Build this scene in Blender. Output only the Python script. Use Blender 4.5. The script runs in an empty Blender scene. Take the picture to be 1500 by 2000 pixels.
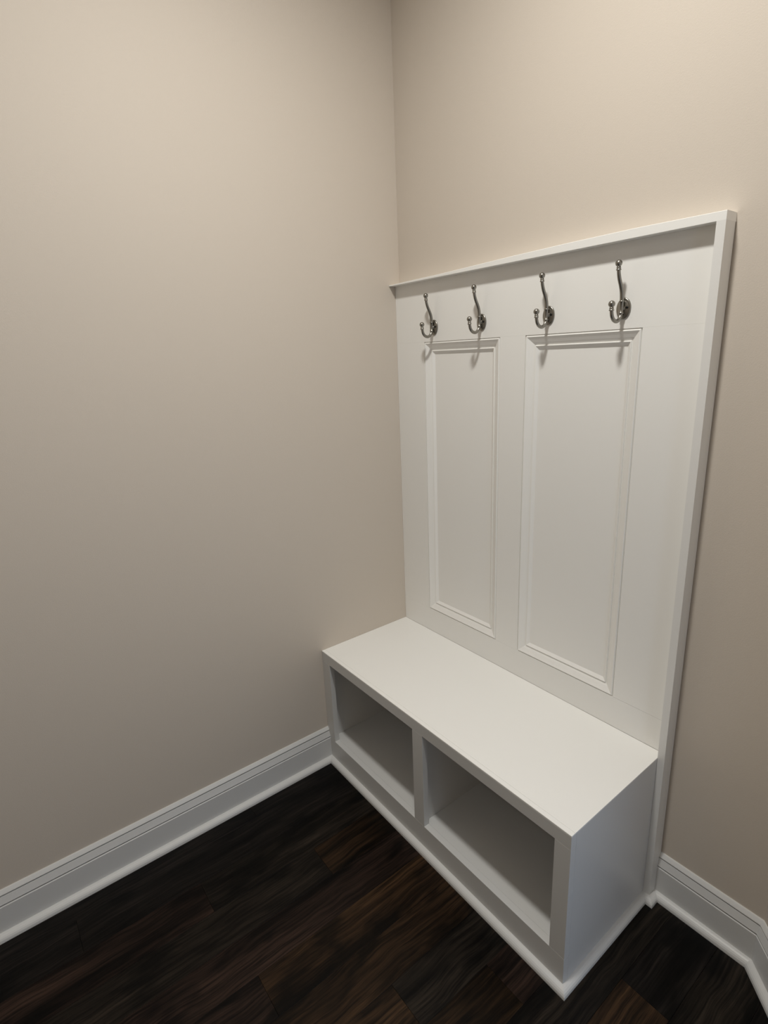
import bpy, bmesh, math, random
from mathutils import Vector, Matrix, Euler

random.seed(7)
sc = bpy.context.scene
COL = sc.collection

# ------------------------------------------------------------------ camera
IMG_W, IMG_H, F_PX = 1500.0, 2000.0, 1068.016
cam_d = bpy.data.cameras.new('camera')
cam = bpy.data.objects.new('camera', cam_d)
COL.objects.link(cam)
cam.location = (1.58193, -1.28392, 1.49087)
cam.rotation_mode = 'XYZ'
cam.rotation_euler = (1.30149, 0.04082, 0.91388)
cam_d.sensor_fit = 'AUTO'
cam_d.sensor_width = 36.0
cam_d.lens = F_PX / IMG_H * 36.0
cam_d.shift_x = (IMG_W / 2 - 748.607) / IMG_H
cam_d.shift_y = -(IMG_H / 2 - 989.800) / IMG_H
cam_d.clip_start = 0.02
sc.camera = cam

# ------------------------------------------------------------------ world, lights, exposure
world = bpy.data.worlds.new('world')
sc.world = world
world.use_nodes = True
bg = world.node_tree.nodes['Background']
bg.inputs['Color'].default_value = (0.72, 0.88, 1.12, 1)
bg.inputs['Strength'].default_value = 1.0

LIGHT = Vector((0.95, -0.79, 2.84))
ld = bpy.data.lights.new('ceiling_lamp', 'AREA')
ld.shape = 'DISK'
ld.size = 0.15
ld.energy = 20.0
ld.color = (1.0, 0.98, 0.925)
ld.spread = math.radians(163)
lo = bpy.data.objects.new('ceiling_lamp', ld)
COL.objects.link(lo)
lo.location = LIGHT
LIGHT2 = Vector((1.15, -2.35, 2.84))           # unseen fill lamp added behind the camera to lift the ambient light
ld2 = bpy.data.lights.new('rear_fill_lamp', 'AREA')
ld2.shape = 'DISK'
ld2.size = 0.16
ld2.energy = 3.1
ld2.color = (1.0, 0.98, 0.925)
lo2 = bpy.data.objects.new('rear_fill_lamp', ld2)
COL.objects.link(lo2)
lo2.location = LIGHT2

vs = sc.view_settings
sc.display_settings.display_device = 'sRGB'
vs.view_transform = 'Standard'
vs.look = 'None'
vs.gamma = 1.0
vs.exposure = 0.0
vs.use_curve_mapping = False
try:
    sc.cycles.use_denoising = True
    sc.cycles.max_bounces = 10
    sc.cycles.diffuse_bounces = 6
except Exception:
    pass

# ------------------------------------------------------------------ dimensions (metres)
H, D, W, X = 0.46, 0.4023, 1.0466, 1.0644      # bench height, depth, width; outer face of side stile
T, TH = 1.7379, 0.0176                         # top of the panel, thickness of its top board
DL, TW = 0.0275, 0.0186                        # stile / ledge projection, distance of wall behind panel face
G = 1.3127                                     # corner of back wall and angled wall
BB, HB = 0.0165, 0.1384                        # baseboard
SH, ZS = 0.0178, 0.0186                        # shoe moulding
A_, M1, M2, Q, R_, ZB = 0.0475, 0.5065, 0.5512, 0.0423, 0.0394, 0.0957
L1, L2, R1, R2, ZT, ZB2 = 0.1453, 0.4757, 0.5658, 0.8992, 1.5294, 0.5518
CEIL = 2.86
XR, YF = 2.2, -3.1
RECESS = 0.0135

# ------------------------------------------------------------------ materials
def new_mat(name):
    m = bpy.data.materials.new(name)
    m.use_nodes = True
    nt = m.node_tree
    return m, nt, nt.nodes['Principled BSDF']

def paint(name, col, rough, bump_scale, bump, spec=0.5, var=0.0):
    m, nt, b = new_mat(name)
    N, L = nt.nodes, nt.links
    tc = N.new('ShaderNodeTexCoord')
    no = N.new('ShaderNodeTexNoise')
    no.inputs['Scale'].default_value = bump_scale
    no.inputs['Detail'].default_value = 3
    L.new(tc.outputs['Object'], no.inputs['Vector'])
    bp = N.new('ShaderNodeBump')
    bp.inputs['Strength'].default_value = bump
    bp.inputs['Distance'].default_value = 0.001
    L.new(no.outputs['Fac'], bp.inputs['Height'])
    L.new(bp.outputs['Normal'], b.inputs['Normal'])
    if var:
        n2 = N.new('ShaderNodeTexNoise')
        n2.inputs['Scale'].default_value = 2.2
        n2.inputs['Detail'].default_value = 2
        L.new(tc.outputs['Object'], n2.inputs['Vector'])
        mx = N.new('ShaderNodeMix')
        mx.data_type = 'RGBA'
        mx.inputs[6].default_value = (*[c * (1 - var) for c in col], 1)
        mx.inputs[7].default_value = (*[min(1, c * (1 + var)) for c in col], 1)
        L.new(n2.outputs['Fac'], mx.inputs[0])
        L.new(mx.outputs[2], b.inputs['Base Color'])
    else:
        b.inputs['Base Color'].default_value = (*col, 1)
    b.inputs['Roughness'].default_value = rough
    b.inputs['Specular IOR Level'].default_value = spec
    return m

M_WALL = paint('beige_wall_paint', (0.615, 0.552, 0.48), 0.75, 420, 0.25, 0.25, 0.012)
M_CEIL = paint('ceiling_paint', (0.80, 0.79, 0.76), 0.9, 300, 0.3, 0.2)
M_WHITE_SHADED = paint('white_paint_shaded', (0.65, 0.65, 0.64), 0.38, 160, 0.10, 0.4, 0.01)  # darker copy of the one white, with low-level shade put into the colour
M_WHITE_LIT = paint('white_paint_lit', (0.87, 0.865, 0.84), 0.45, 160, 0.10, 0.35, 0.01)  # same white made lighter for seat and panel, their stronger light painted in
M_WHITE_HALF = paint('white_paint_half_shaded', (0.78, 0.775, 0.755), 0.40, 160, 0.10, 0.4, 0.01)  # in-between copy of that white, part of the shade painted into it
M_CAULK = paint('white_caulk', (0.78, 0.77, 0.72), 0.5, 200, 0.2, 0.4)

def wood():
    m, nt, b = new_mat('dark_vinyl_plank')
    N, L = nt.nodes, nt.links
    tc = N.new('ShaderNodeTexCoord')
    oi = N.new('ShaderNodeObjectInfo')
    ml = N.new('ShaderNodeMath'); ml.operation = 'MULTIPLY'; ml.inputs[1].default_value = 37.0
    L.new(oi.outputs['Random'], ml.inputs[0])
    cb = N.new('ShaderNodeCombineXYZ')
    L.new(ml.outputs[0], cb.inputs[0]); L.new(ml.outputs[0], cb.inputs[1]); L.new(ml.outputs[0], cb.inputs[2])
    ad = N.new('ShaderNodeVectorMath'); ad.operation = 'ADD'
    L.new(tc.outputs['Object'], ad.inputs[0]); L.new(cb.outputs[0], ad.inputs[1])
    # warp that makes the grain wander and swirl round knots
    wp = N.new('ShaderNodeTexNoise'); wp.inputs['Scale'].default_value = 5.0; wp.inputs['Detail'].default_value = 2
    L.new(ad.outputs[0], wp.inputs['Vector'])
    ws = N.new('ShaderNodeVectorMath'); ws.operation = 'SCALE'; ws.inputs['Scale'].default_value = 0.035
    L.new(wp.outputs['Color'], ws.inputs[0])
    a2 = N.new('ShaderNodeVectorMath'); a2.operation = 'ADD'
    L.new(ad.outputs[0], a2.inputs[0]); L.new(ws.outputs[0], a2.inputs[1])
    def stretched(sx, sy, scale, detail, rough):
        mp = N.new('ShaderNodeMapping'); mp.inputs['Scale'].default_value = (sx, sy, 1)
        L.new(a2.outputs[0], mp.inputs['Vector'])
        n = N.new('ShaderNodeTexNoise'); n.inputs['Scale'].default_value = scale
        n.inputs['Detail'].default_value = detail; n.inputs['Roughness'].default_value = rough
        L.new(mp.outputs[0], n.inputs['Vector'])
        return n.outputs['Fac']
    broad = stretched(22, 1.6, 1.0, 5, 0.62)
    fine = stretched(190, 5, 1.0, 6, 0.7)
    dark = stretched(14, 5.0, 1.0, 3, 0.55)
    r1 = N.new('ShaderNodeValToRGB')
    r1.color_ramp.elements[0].position = 0.36; r1.color_ramp.elements[0].color = (0.16, 0.16, 0.17, 1)
    r1.color_ramp.elements[1].position = 0.66; r1.color_ramp.elements[1].color = (1.5, 1.4, 1.3, 1)
    L.new(broad, r1.inputs[0])
    r2 = N.new('ShaderNodeValToRGB')
    r2.color_ramp.elements[0].position = 0.40; r2.color_ramp.elements[0].color = (0.30, 0.30, 0.32, 1)
    r2.color_ramp.elements[1].position = 0.62; r2.color_ramp.elements[1].color = (1.5, 1.5, 1.5, 1)
    L.new(fine, r2.inputs[0])
    r3 = N.new('ShaderNodeValToRGB')
    r3.color_ramp.elements[0].position = 0.36; r3.color_ramp.elements[0].color = (0.25, 0.27, 0.30, 1)
    r3.color_ramp.elements[1].position = 0.48; r3.color_ramp.elements[1].color = (1, 1, 1, 1)
    L.new(dark, r3.inputs[0])
    def mul(a, c):
        x = N.new('ShaderNodeMix'); x.data_type = 'RGBA'; x.blend_type = 'MULTIPLY'; x.clamp_result = False
        x.inputs[0].default_value = 1.0
        L.new(a, x.inputs[6]); L.new(c, x.inputs[7])
        return x.outputs[2]
    c = mul(mul(mul(r1.outputs[0], r2.outputs[0]), r3.outputs[0]), oi.outputs['Color'])
    L.new(c, b.inputs['Base Color'])
    b.inputs['Roughness'].default_value = 0.36
    b.inputs['Specular IOR Level'].default_value = 0.14
    bp = N.new('ShaderNodeBump'); bp.inputs['Strength'].default_value = 0.35; bp.inputs['Distance'].default_value = 0.0006
    L.new(fine, bp.inputs['Height']); L.new(bp.outputs['Normal'], b.inputs['Normal'])
    return m
M_WOOD = wood()

def metal(name, col, rough):
    m, nt, b = new_mat(name)
    N, L = nt.nodes, nt.links
    tc = N.new('ShaderNodeTexCoord')
    n = N.new('ShaderNodeTexNoise'); n.inputs['Scale'].default_value = 900; n.inputs['Detail'].default_value = 2
    L.new(tc.outputs['Object'], n.inputs['Vector'])
    bp = N.new('ShaderNodeBump'); bp.inputs['Strength'].default_value = 0.06; bp.inputs['Distance'].default_value = 0.0004
    L.new(n.outputs['Fac'], bp.inputs['Height']); L.new(bp.outputs['Normal'], b.inputs['Normal'])
    b.inputs['Base Color'].default_value = (*col, 1)
    b.inputs['Metallic'].default_value = 1.0
    b.inputs['Roughness'].default_value = rough
    return m
M_NICKEL = metal('brushed_nickel', (0.30, 0.285, 0.255), 0.31)
M_DARK = metal('dark_screw', (0.03, 0.03, 0.03), 0.5)

# ------------------------------------------------------------------ helpers
def obj(name, bm, mat, parent=None, smooth=False):
    me = bpy.data.meshes.new(name)
    bmesh.ops.recalc_face_normals(bm, faces=bm.faces[:])
    if smooth:
        for f in bm.faces: f.smooth = True
    bm.to_mesh(me); bm.free()
    me.materials.append(mat)
    o = bpy.data.objects.new(name, me)
    COL.objects.link(o)
    if parent: o.parent = parent
    return o

def thing(name, label, cat, loc=(0, 0, 0), group=None):
    o = bpy.data.objects.new(name, None)
    COL.objects.link(o)
    o.empty_display_size = 0.05
    o.location = loc
    o['label'] = label; o['category'] = cat
    if group: o['group'] = group
    return o

def struct(o, label=None):
    o['kind'] = 'structure'
    if label: o['label'] = label
    return o

def box(x0, x1, y0, y1, z0, z1, bev=0.0008, seg=1, origin=(0, 0, 0)):
    bm = bmesh.new()
    bmesh.ops.create_cube(bm, size=1)
    for v in bm.verts:
        v.co = Vector(((x0 + x1) / 2 + v.co.x * (x1 - x0) - origin[0],
                       (y0 + y1) / 2 + v.co.y * (y1 - y0) - origin[1],
                       (z0 + z1) / 2 + v.co.z * (z1 - z0) - origin[2]))
    if bev:
        bmesh.ops.bevel(bm, geom=bm.edges[:], offset=bev, segments=seg, affect='EDGES', profile=0.5)
    return bm

def prism(poly, z0, z1):
    bm = bmesh.new()
    a = [bm.verts.new((p[0], p[1], z0)) for p in poly]
    b = [bm.verts.new((p[0], p[1], z1)) for p in poly]
    n = len(poly)
    bm.faces.new(a); bm.faces.new(b)
    for i in range(n): bm.faces.new((a[i], a[(i + 1) % n], b[(i + 1) % n], b[i]))
    return bm

def offsets(path):
    """mitred offset vector (to the right of travel) per path point"""
    out = []
    n = len(path)
    def nrm(a, b):
        d = Vector((b[0] - a[0], b[1] - a[1])); d.normalize()
        return Vector((d.y, -d.x))
    for i in range(n):
        if i == 0: m = nrm(path[0], path[1])
        elif i == n - 1: m = nrm(path[-2], path[-1])
        else:
            a, b = nrm(path[i - 1], path[i]), nrm(path[i], path[i + 1])
            m = (a + b) / (1 + a.dot(b))
        out.append(m)
    return out

def moulding_run(path, i, profile):
    """one straight piece of a moulding that follows path, mitred at both ends"""
    off = offsets(path)
    bm = bmesh.new()
    rings = []
    for k in (i, i + 1):
        rings.append([bm.verts.new((path[k][0] + off[k].x * u, path[k][1] + off[k].y * u, z)) for u, z in profile])
    n = len(profile)
    for j in range(n):
        bm.faces.new((rings[0][j], rings[0][(j + 1) % n], rings[1][(j + 1) % n], rings[1][j]))
    bm.faces.new(rings[0]); bm.faces.new(rings[1])
    return bm

def tube(pts, radii, seg=16, cap=True):
    bm = bmesh.new()
    P = [Vector(p) for p in pts]
    rings = []
    for i, p in enumerate(P):
        t = (P[min(i + 1, len(P) - 1)] - P[max(i - 1, 0)]).normalized()
        u = Vector((1, 0, 0)); w = t.cross(u).normalized()
        rings.append([bm.verts.new(p + (u * math.cos(a) + w * math.sin(a)) * radii[i])
                      for a in [2 * math.pi * k / seg for k in range(seg)]])
    for a, b in zip(rings, rings[1:]):
        for k in range(seg): bm.faces.new((a[k], a[(k + 1) % seg], b[(k + 1) % seg], b[k]))
    if cap: bm.faces.new(rings[0]); bm.faces.new(rings[-1])
    return bm

def smooth_path(ctrl, n=6):
    """Catmull-Rom through control points"""
    P = [Vector(c) for c in ctrl]
    P = [P[0] * 2 - P[1]] + P + [P[-1] * 2 - P[-2]]
    out = []
    for i in range(1, len(P) - 2):
        for k in range(n):
            t = k / n
            a, b, c, d = P[i - 1], P[i], P[i + 1], P[i + 2]
            out.append(0.5 * ((2 * b) + (c - a) * t + (2 * a - 5 * b + 4 * c - d) * t * t + (3 * b - a - 3 * c + d) * t ** 3))
    out.append(P[-2])
    return out

def lathe(profile, axis='Z', seg=24, sx=1.0, sz=1.0):
    """profile: (radius, height) pairs revolved; axis 'Y' points out of the panel (-y)"""
    bm = bmesh.new()
    rings = []
    for r, h in profile:
        ring = []
        for k in range(seg):
            a = 2 * math.pi * k / seg
            if axis == 'Z': co = (r * math.cos(a), r * math.sin(a), h)
            else: co = (r * math.cos(a) * sx, -h, r * math.sin(a) * sz)
            ring.append(bm.verts.new(co))
        rings.append(ring)
    for a, b in zip(rings, rings[1:]):
        for k in range(seg): bm.faces.new((a[k], a[(k + 1) % seg], b[(k + 1) % seg], b[k]))
    bm.faces.new(rings[0]); bm.faces.new(rings[-1])
    return bm

def move(bm, v):
    bmesh.ops.translate(bm, verts=bm.verts[:], vec=Vector(v)); return bm

# ------------------------------------------------------------------ the room shell
WT = 0.12
s2 = math.sqrt(0.5)
AX, AY = XR, TW - (XR - G)                     # far end of the angled wall
room = [(0, TW), (G, TW), (AX, AY), (XR, YF), (0, YF)]

struct(obj('wall_left', box(-WT, 0, YF, TW + WT, 0, CEIL, 0), M_WALL), 'plain beige painted wall on the left')
struct(obj('wall_back', prism([(0, TW), (G, TW), (G + WT * 0.4142, TW + WT), (0, TW + WT)], 0, CEIL), M_WALL),
       'beige painted wall behind the white hook panel')
DS0, DS1, DZ = 0.36, 1.14, 2.05                 # doorway in the angled wall, just out of frame, lets in daylight
def ang(d, o=0.0):                             # point at distance d along the angled wall, o behind its face
    return (G + d * s2 + o * s2, TW - d * s2 + o * s2)
LA = (XR - G) / s2
def ang_piece(d0, d1, z0, z1):
    k0 = -WT * 0.4142 if d0 == 0 else 0.0
    k1 = WT * 0.4142 if d1 == LA else 0.0
    return prism([ang(d0), ang(d1), ang(d1 + k1, WT), ang(d0 + k0, WT)], z0, z1)
bm = ang_piece(0, DS0, 0, CEIL)
for b in (ang_piece(DS1, LA, 0, CEIL), ang_piece(DS0, DS1, DZ, CEIL)):
    me = bpy.data.meshes.new('tmp'); b.to_mesh(me); b.free(); bm.from_mesh(me); bpy.data.meshes.remove(me)
struct(obj('wall_right', bm, M_WALL), 'beige wall set at an angle on the far right')
struct(obj('wall_side', box(XR, XR + WT, YF, AY, 0, CEIL, 0), M_WALL))
struct(obj('wall_front', box(0, XR, YF - WT, YF, 0, CEIL, 0), M_WALL))
struct(obj('ceiling', prism(room, CEIL, CEIL + 0.08), M_CEIL))

# ------------------------------------------------------------------ floor of dark planks
floor = struct(obj('floor', prism(room, -0.06, -0.012), M_WOOD), 'dark brown wood plank floor')
floor.color = (0.004, 0.004, 0.004, 1)

def clip_poly(poly, region):
    """both convex; region counter-clockwise or clockwise"""
    cx = sum(p[0] for p in region) / len(region); cy = sum(p[1] for p in region) / len(region)
    out = poly
    for i in range(len(region)):
        a, b = region[i], region[(i + 1) % len(region)]
        f = lambda p: (b[0] - a[0]) * (p[1] - a[1]) - (b[1] - a[1]) * (p[0] - a[0])
        s = 1 if f((cx, cy)) > 0 else -1
        new = []
        for j in range(len(out)):
            p, q = out[j], out[(j + 1) % len(out)]
            fp, fq = s * f(p), s * f(q)
            if fp >= 0: new.append(p)
            if fp * fq < 0:
                t = fp / (fp - fq); new.append((p[0] + (q[0] - p[0]) * t, p[1] + (q[1] - p[1]) * t))
        out = new
        if len(out) < 3: return []
    return out

PW, X0P = 0.115, 0.088 - 0.115
BLACK, GREY, RED, BROWN, TAN = (0.010, 0.0085, 0.0075), (0.0165, 0.0135, 0.0105), (0.022, 0.0138, 0.0105), (0.031, 0.0180, 0.0092), (0.034, 0.0200, 0.0098)
# butt joints (y) and tones per plank column, from the back wall forwards, as in the photograph
cols = {0: ([-0.75, -1.85], [BLACK, BLACK, GREY]), 1: ([-1.30, -2.3], [BLACK, BLACK, GREY]),
        2: ([-0.987, -2.1], [GREY, RED, BLACK]), 3: ([-0.665, -1.75], [BROWN, GREY, RED]),
        4: ([-0.30, -1.35], [GREY, RED, BROWN]), 5: ([-0.633 - 0.33, -2.0], [BROWN, RED, GREY]),
        6: ([-0.42, -1.55], [BROWN, BROWN, RED]), 7: ([-0.715, -1.9], [GREY, BROWN, BLACK]),
        8: ([-0.50, -1.4], [RED, TAN, GREY]), 9: ([-0.80, -1.7], [GREY, BLACK, RED]),
        10: ([-0.27, -1.2], [BLACK, BROWN, RED])}
tones = [BLACK, GREY, RED, BROWN]
g = 0.00012
for k in range(0, 20):
    xa, xb = X0P + PW * k, X0P + PW * (k + 1)
    joints, tn = cols.get(k, ([-0.5 - 0.37 * (k % 3), -1.6 - 0.25 * (k % 2)], [tones[(k * 3) % 4], tones[(k * 5 + 1) % 4], tones[(k * 7 + 2) % 4]]))
    ys = [TW + 0.01] + joints + [YF - 0.01]
    for j in range(len(ys) - 1):
        poly = clip_poly([(xa + g, ys[j + 1] + g), (xb - g, ys[j + 1] + g), (xb - g, ys[j] - g), (xa + g, ys[j] - g)], room)
        if len(poly) < 3: continue
        bm = prism(poly, -0.012, 0.0)
        bmesh.ops.recalc_face_normals(bm, faces=bm.faces[:])
        top = [e for e in bm.edges if all(v.co.z > -0.001 for v in e.verts)]
        bmesh.ops.bevel(bm, geom=top, offset=0.0005, segments=1, affect='EDGES')
        p = obj('plank', bm, M_WOOD, floor)
        t = tn[j]; f = random.uniform(0.9, 1.1)
        p.color = (t[0] * f, t[1] * f, t[2] * f, 1)

# ------------------------------------------------------------------ baseboards with shoe mouldings
base_prof = [(0, 0), (BB, 0), (BB, 0.0942), (BB - 0.0005, 0.0956), (BB - 0.0016, 0.0964), (BB - 0.0068, 0.0968), (BB - 0.0068, 0.0992),
             (BB - 0.0006, 0.1022), (BB - 0.0012, 0.1036), (0.0096, 0.1222), (0.0038, 0.1230), (0.0038, 0.1252), (0.0104, 0.1276),
             (0.0092, 0.1298), (0.0066, 0.1336), (0.0042, 0.1370), (0.0028, HB), (0, HB)]
shoe_prof = [(0, 0), (SH, 0), (SH, 0.0030)] + [(SH * math.cos(a) ** 0.9, 0.0030 + (ZS - 0.0030) * math.sin(a)) for a in [math.radians(x) for x in (20, 38, 55, 70, 82)]] + [(0.0008, ZS), (0, ZS)]

bb_path = [(0, YF), (0, -D)]
b_left = struct(obj('baseboard_left', moulding_run(bb_path, 0, base_prof), M_WHITE_SHADED), 'white moulded baseboard along the left wall')
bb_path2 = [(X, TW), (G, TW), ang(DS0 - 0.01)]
b_back = struct(obj('baseboard_back', moulding_run(bb_path2, 0, base_prof), M_WHITE_SHADED), 'short white baseboard right of the bench')
b_right = struct(obj('baseboard_right', moulding_run(bb_path2, 1, base_prof), M_WHITE_SHADED), 'white baseboard on the angled wall')

dx = BB * math.tan(math.radians(22.5))
shoe_path = [(BB, YF), (BB, -D), (W, -D), (W, -DL), (X, -DL), (X, TW - BB), (G - dx, TW - BB), (AX - BB * s2 * 1.2, AY - BB * s2 * 0.8)]
shoe_path[7] = (shoe_path[6][0] + 1.1, shoe_path[6][1] - 1.1)
def shoe(i, parent):
    return obj('shoe_moulding', moulding_run(shoe_path, i, shoe_prof), M_WHITE_SHADED, parent)
shoe(0, b_left); shoe(5, b_back)
# the run on the angled wall stops where the wall stops
end = ang(DS0 - 0.01, -BB)
shoe_path[7] = end
shoe(6, b_right)

# ------------------------------------------------------------------ the built-in bench
bench = thing('storage_bench', 'white built-in storage bench with two open cubbies in the corner', 'bench', (W / 2, -D / 2, 0))
O = bench.location
def bpart(name, *a, bev=0.0008, mat=M_WHITE_SHADED, label=None):
    o = obj(name, box(*a, bev=bev, origin=O), mat, bench)
    if label: o['label'] = label
    return o
FT = 0.019                                     # face frame thickness
strip = 0.0135
bpart('seat_board', 0.0005, W, -D + strip + 0.0001, -0.0004, H - 0.004, H, bev=0.0002, mat=M_WHITE_LIT)
bpart('seat_front_strip', 0.0005, W, -D, -D + strip, H - 0.004, H, bev=0.0006, mat=M_WHITE_LIT, label='narrow wood strip along the front edge of the seat')
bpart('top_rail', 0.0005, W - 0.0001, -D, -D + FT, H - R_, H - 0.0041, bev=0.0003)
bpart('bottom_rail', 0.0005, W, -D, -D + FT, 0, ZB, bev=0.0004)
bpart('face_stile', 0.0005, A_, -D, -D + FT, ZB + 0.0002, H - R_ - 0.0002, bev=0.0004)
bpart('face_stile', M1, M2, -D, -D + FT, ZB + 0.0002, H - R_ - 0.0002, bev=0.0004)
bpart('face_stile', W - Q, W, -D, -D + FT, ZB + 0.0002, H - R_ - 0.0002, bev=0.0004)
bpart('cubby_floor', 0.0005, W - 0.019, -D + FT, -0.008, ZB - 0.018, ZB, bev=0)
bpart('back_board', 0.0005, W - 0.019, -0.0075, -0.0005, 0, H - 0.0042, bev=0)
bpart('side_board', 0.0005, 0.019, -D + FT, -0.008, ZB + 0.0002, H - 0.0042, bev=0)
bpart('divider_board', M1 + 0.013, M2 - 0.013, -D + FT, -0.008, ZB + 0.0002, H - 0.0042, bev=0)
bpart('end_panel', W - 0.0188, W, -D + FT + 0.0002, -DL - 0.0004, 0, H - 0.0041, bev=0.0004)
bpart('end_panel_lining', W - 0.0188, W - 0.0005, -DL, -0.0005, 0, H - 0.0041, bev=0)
bpart('lower_side_stile', W, X, -DL, TW - 0.0028, 0, H, bev=0, mat=M_WHITE_HALF)  # lower length of the panel's continuous side stile, grouped with the bench
for i in (1, 2, 3, 4):
    bm = moulding_run(shoe_path, i, shoe_prof)
    o = obj('shoe_moulding', move(bm, -O), M_WHITE_SHADED, bench)
# ------------------------------------------------------------------ the hook panel above it
panel = thing('hook_panel', 'tall white framed wall panel with two recessed rectangles above the bench', 'wall panel', (W / 2, TW, 0.3))
O2 = panel.location
def ppart(name, *a, bev=0.00025, mat=M_WHITE_LIT, label=None):
    o = obj(name, box(*a, bev=bev, origin=O2), mat, panel)
    if label: o['label'] = label
    return o
PB = H + 0.0002
e = 0.00003
ppart('top_rail', 0.0005, W - e, 0, TW - e, ZT + e, T - TH - e)
ppart('bottom_rail', 0.0005, W - e, 0, TW - e, PB, ZB2 - e)
ppart('stile', 0.0005, L1 - e, 0, TW - e, ZB2 + e, ZT - e)
ppart('stile', L2 + e, R1 - e, 0, TW - e, ZB2 + e, ZT - e)
ppart('stile', R2 + e, W - e, 0, TW - e, ZB2 + 0.0007, ZT - e)
ppart('frame_side', W, X, -DL, TW - 0.0028, H, T - TH - e, bev=0, mat=M_WHITE_HALF, label='narrow upright board closing the right edge')
# the capping board is a little narrower towards the corner, as in the photograph
bm = bmesh.new()
rows = []
for x, zt in ((0.0005, 1.7238), (0.2566, 1.7275), (0.5358, 1.7350), (0.7, 1.7380), (0.8777, 1.7395), (X, 1.7372)):
    rows.append([bm.verts.new(Vector((x, y, z)) - O2) for y, z in ((-DL, T - TH), (-DL, zt - 0.0008), (-DL + 0.0008, zt), (TW - e, zt), (TW - e, T - TH))])
for a, b in zip(rows, rows[1:]):
    for k in range(5): bm.faces.new((a[k], a[(k + 1) % 5], b[(k + 1) % 5], b[k]))
bm.faces.new(rows[0]); bm.faces.new(rows[-1])
obj('frame_top', bm, M_WHITE_LIT, panel)['label'] = 'narrow board capping the top'
mprof = [(0, 0), (0.0002, 0.0030), (0.0010, 0.0040), (0.0019, 0.0034), (0.0026, 0.0012), (0.0038, -0.0006), (0.0052, -0.0013), (0.0066, -0.0006),
         (0.0120, 0.0024), (0.0200, 0.0062), (0.0268, 0.0104), (0.0280, 0.0107), (0.0291, 0.0072), (0.0303, 0.0072), (0.0345, 0.0102), (0.0390, RECESS)]
for x0, x1 in ((L1, L2), (R1, R2)):
    pn = ppart('recessed_panel', x0 + 0.03, x1 - 0.03, RECESS, TW - 0.0006, ZB2 + 0.03, ZT - 0.03, bev=0)
    fr = None
    # four mitred lengths: top, right, bottom, left
    corners = [((x0, ZT), (1, -1)), ((x1, ZT), (-1, -1)), ((x1, ZB2), (-1, 1)), ((x0, ZB2), (1, 1))]
    for i in range(4):
        (pa, da), (pb, db) = corners[i], corners[(i + 1) % 4]
        bm = bmesh.new()
        ra = [bm.verts.new(Vector((pa[0] + da[0] * u, y, pa[1] + da[1] * u)) - O2) for u, y in mprof]
        rb = [bm.verts.new(Vector((pb[0] + db[0] * u, y, pb[1] + db[1] * u)) - O2) for u, y in mprof]
        ra += [bm.verts.new(Vector((pa[0] + da[0] * 0.039, TW - 0.0006, pa[1] + da[1] * 0.039)) - O2), bm.verts.new(Vector((pa[0], TW - 0.0006, pa[1])) - O2)]
        rb += [bm.verts.new(Vector((pb[0] + db[0] * 0.039, TW - 0.0006, pb[1] + db[1] * 0.039)) - O2), bm.verts.new(Vector((pb[0], TW - 0.0006, pb[1])) - O2)]
        n = len(ra)
        for k in range(n): bm.faces.new((ra[k], ra[(k + 1) % n], rb[(k + 1) % n], rb[k]))
        bm.faces.new(ra); bm.faces.new(rb)
        obj('panel_moulding', bm, M_WHITE_LIT, pn)
        # the parent part carries the same offset, so no extra transform is needed

# bead of caulk where the seat meets the panel at the right-hand end
bm = bmesh.new()
vs_ = []
for x, s in ((0.84, 0.001), (0.93, 0.004), (1.00, 0.009), (W - 0.001, 0.0105)):
    vs_.append([bm.verts.new(Vector((x, y, z)) - O) for y, z in ((0, H + 0.0001), (-s, H + 0.0001), (-s * 0.55, H + s * 0.55), (0, H + s))])
for a, b in zip(vs_, vs_[1:]):
    for k in range(4): bm.faces.new((a[k], a[(k + 1) % 4], b[(k + 1) % 4], b[k]))
bm.faces.new(vs_[0]); bm.faces.new(vs_[-1])
obj('caulk_bead', bm, M_CAULK, panel)

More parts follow.
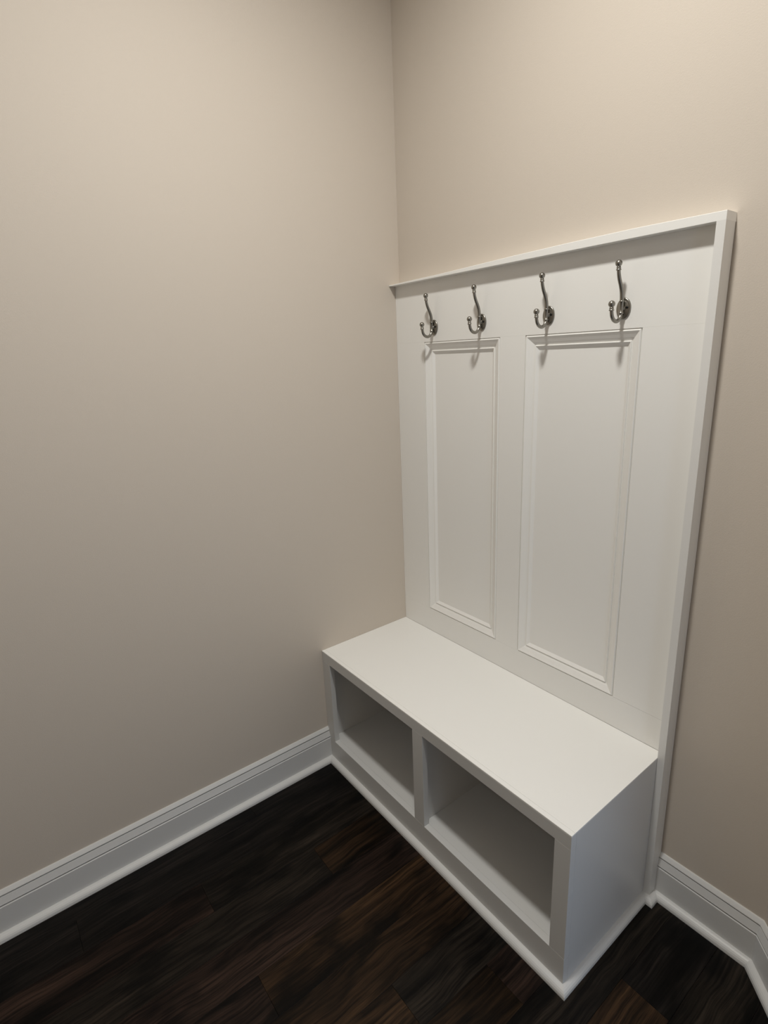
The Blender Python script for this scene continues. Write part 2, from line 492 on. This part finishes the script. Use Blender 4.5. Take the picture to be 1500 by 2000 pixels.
# ------------------------------------------------------------------ double coat hooks
def make_hook():
    t = thing('coat_hook', '', 'coat hook', (0, 0, 0), 'double coat hooks in a row on the white panel')
    # oval back plate, domed with a stepped rim
    plate = lathe([(1.0, 0.0), (1.0, 0.0016), (0.965, 0.0030), (0.90, 0.0037), (0.86, 0.0036), (0.74, 0.0046), (0.50, 0.0058), (0.25, 0.0064), (0.05, 0.0066)],
                  'Y', 40, 0.0180, 0.0242)
    pl = obj('back_plate', plate, M_NICKEL, t, True)
    for s in (1,):
        sb = move(lathe([(0.0031, 0.0030), (0.0031, 0.0060), (0.0026, 0.0066), (0.0004, 0.0068)], 'Y', 14), (s * 0.0105, 0, 0.0015))
        sc_ = obj('screw', sb, M_DARK, t, True)
    # stem: short boss and the turned body
    obj('boss', lathe([(0.0075, 0.004), (0.0062, 0.0075), (0.0055, 0.0105)], 'Y', 20), M_NICKEL, t, True)
    zc = 1.5757
    yb = -0.0112
    body = [(0.0038, 0.0175), (0.0060, 0.0168), (0.0066, 0.0155), (0.0061, 0.0142), (0.0053, 0.0132), (0.0052, 0.0), (0.0053, -0.0085), (0.0061, -0.0095), (0.0066, -0.0110), (0.0060, -0.0122), (0.0038, -0.0130)]
    obj('body', move(lathe(body, 'Z', 20), (0, yb, 0)), M_NICKEL, t, True)
    up = smooth_path([(0, yb, 1.590 - zc), (0, yb - 0.0002, 1.598 - zc), (0, -0.0138, 1.612 - zc), (0, -0.0195, 1.625 - zc), (0, -0.0268, 1.638 - zc), (0, -0.0315, 1.650 - zc), (0, -0.0335, 1.660 - zc)])
    n = len(up)
    obj('upper_arm', tube(up, [0.0050 - 0.0009 * i / (n - 1) for i in range(n)], 16), M_NICKEL, t, True)
    dn = smooth_path([(0, yb, 1.5655 - zc), (0, -0.0135, 1.5572 - zc), (0, -0.0205, 1.5495 - zc), (0, -0.0305, 1.5468 - zc), (0, -0.0412, 1.5500 - zc), (0, -0.0485, 1.5578 - zc), (0, -0.0515, 1.567 - zc), (0, -0.0525, 1.5735 - zc)])
    n = len(dn)
    obj('lower_arm', tube(dn, [0.0047 - 0.0007 * i / (n - 1) for i in range(n)], 16), M_NICKEL, t, True)
    def finial(y, z, tilt):
        prof = [(0.0040, -0.0040), (0.0056, -0.0034), (0.0059, -0.0022), (0.0054, -0.0010), (0.0042, -0.0002), (0.0050, 0.0012), (0.0053, 0.0024), (0.0045, 0.0034), (0.0040, 0.0044)]
        r, c = 0.0076, 0.0112
        for k in range(11):
            a = math.radians(-62 + k * 14.9)
            prof.append((max(r * math.cos(a), 0.0003), c + r * math.sin(a)))
        b = lathe(prof, 'Z', 20)
        bmesh.ops.rotate(b, verts=b.verts[:], cent=(0, 0, 0), matrix=Matrix.Rotation(tilt, 3, 'X'))
        obj('ball_tip', move(b, (0, y, z - zc)), M_NICKEL, t, True)
    finial(-0.0335, 1.6610, 0.10)
    finial(-0.0525, 1.5735, 0.05)
    return t
hook_labels = ['brushed nickel double coat hook nearest the left wall corner, leftmost of four',
               'second coat hook from the left, above the right half of the left recessed panel',
               'third coat hook from the left, above the left end of the right recessed panel',
               'rightmost coat hook, nearest the right edge board of the white panel']
hook_pos = [(0.1955, 1.5735), (0.4040, 1.5750), (0.6410, 1.5757), (0.8500, 1.5750)]
proto = make_hook()
for i, (hx, hz) in enumerate(hook_pos):
    if i == 0: h = proto
    else:
        h = proto.copy(); COL.objects.link(h)
        for ch in list(proto.children):
            c = ch.copy(); COL.objects.link(c); c.parent = h
    h.location = (hx, -0.0001, hz)
    h['label'] = hook_labels[i]

# ------------------------------------------------------------------ ceiling light that lights the corner (above the frame)
fix = thing('ceiling_light', 'round white flush ceiling light above the bench', 'ceiling light', (LIGHT.x, LIGHT.y, CEIL))
obj('trim_ring', lathe([(0.060, 0.0), (0.085, 0.0), (0.085, -0.006), (0.075, -0.012), (0.060, -0.012), (0.058, -0.004)], 'Z', 32), M_WHITE_SHADED, fix, True)

print('built')
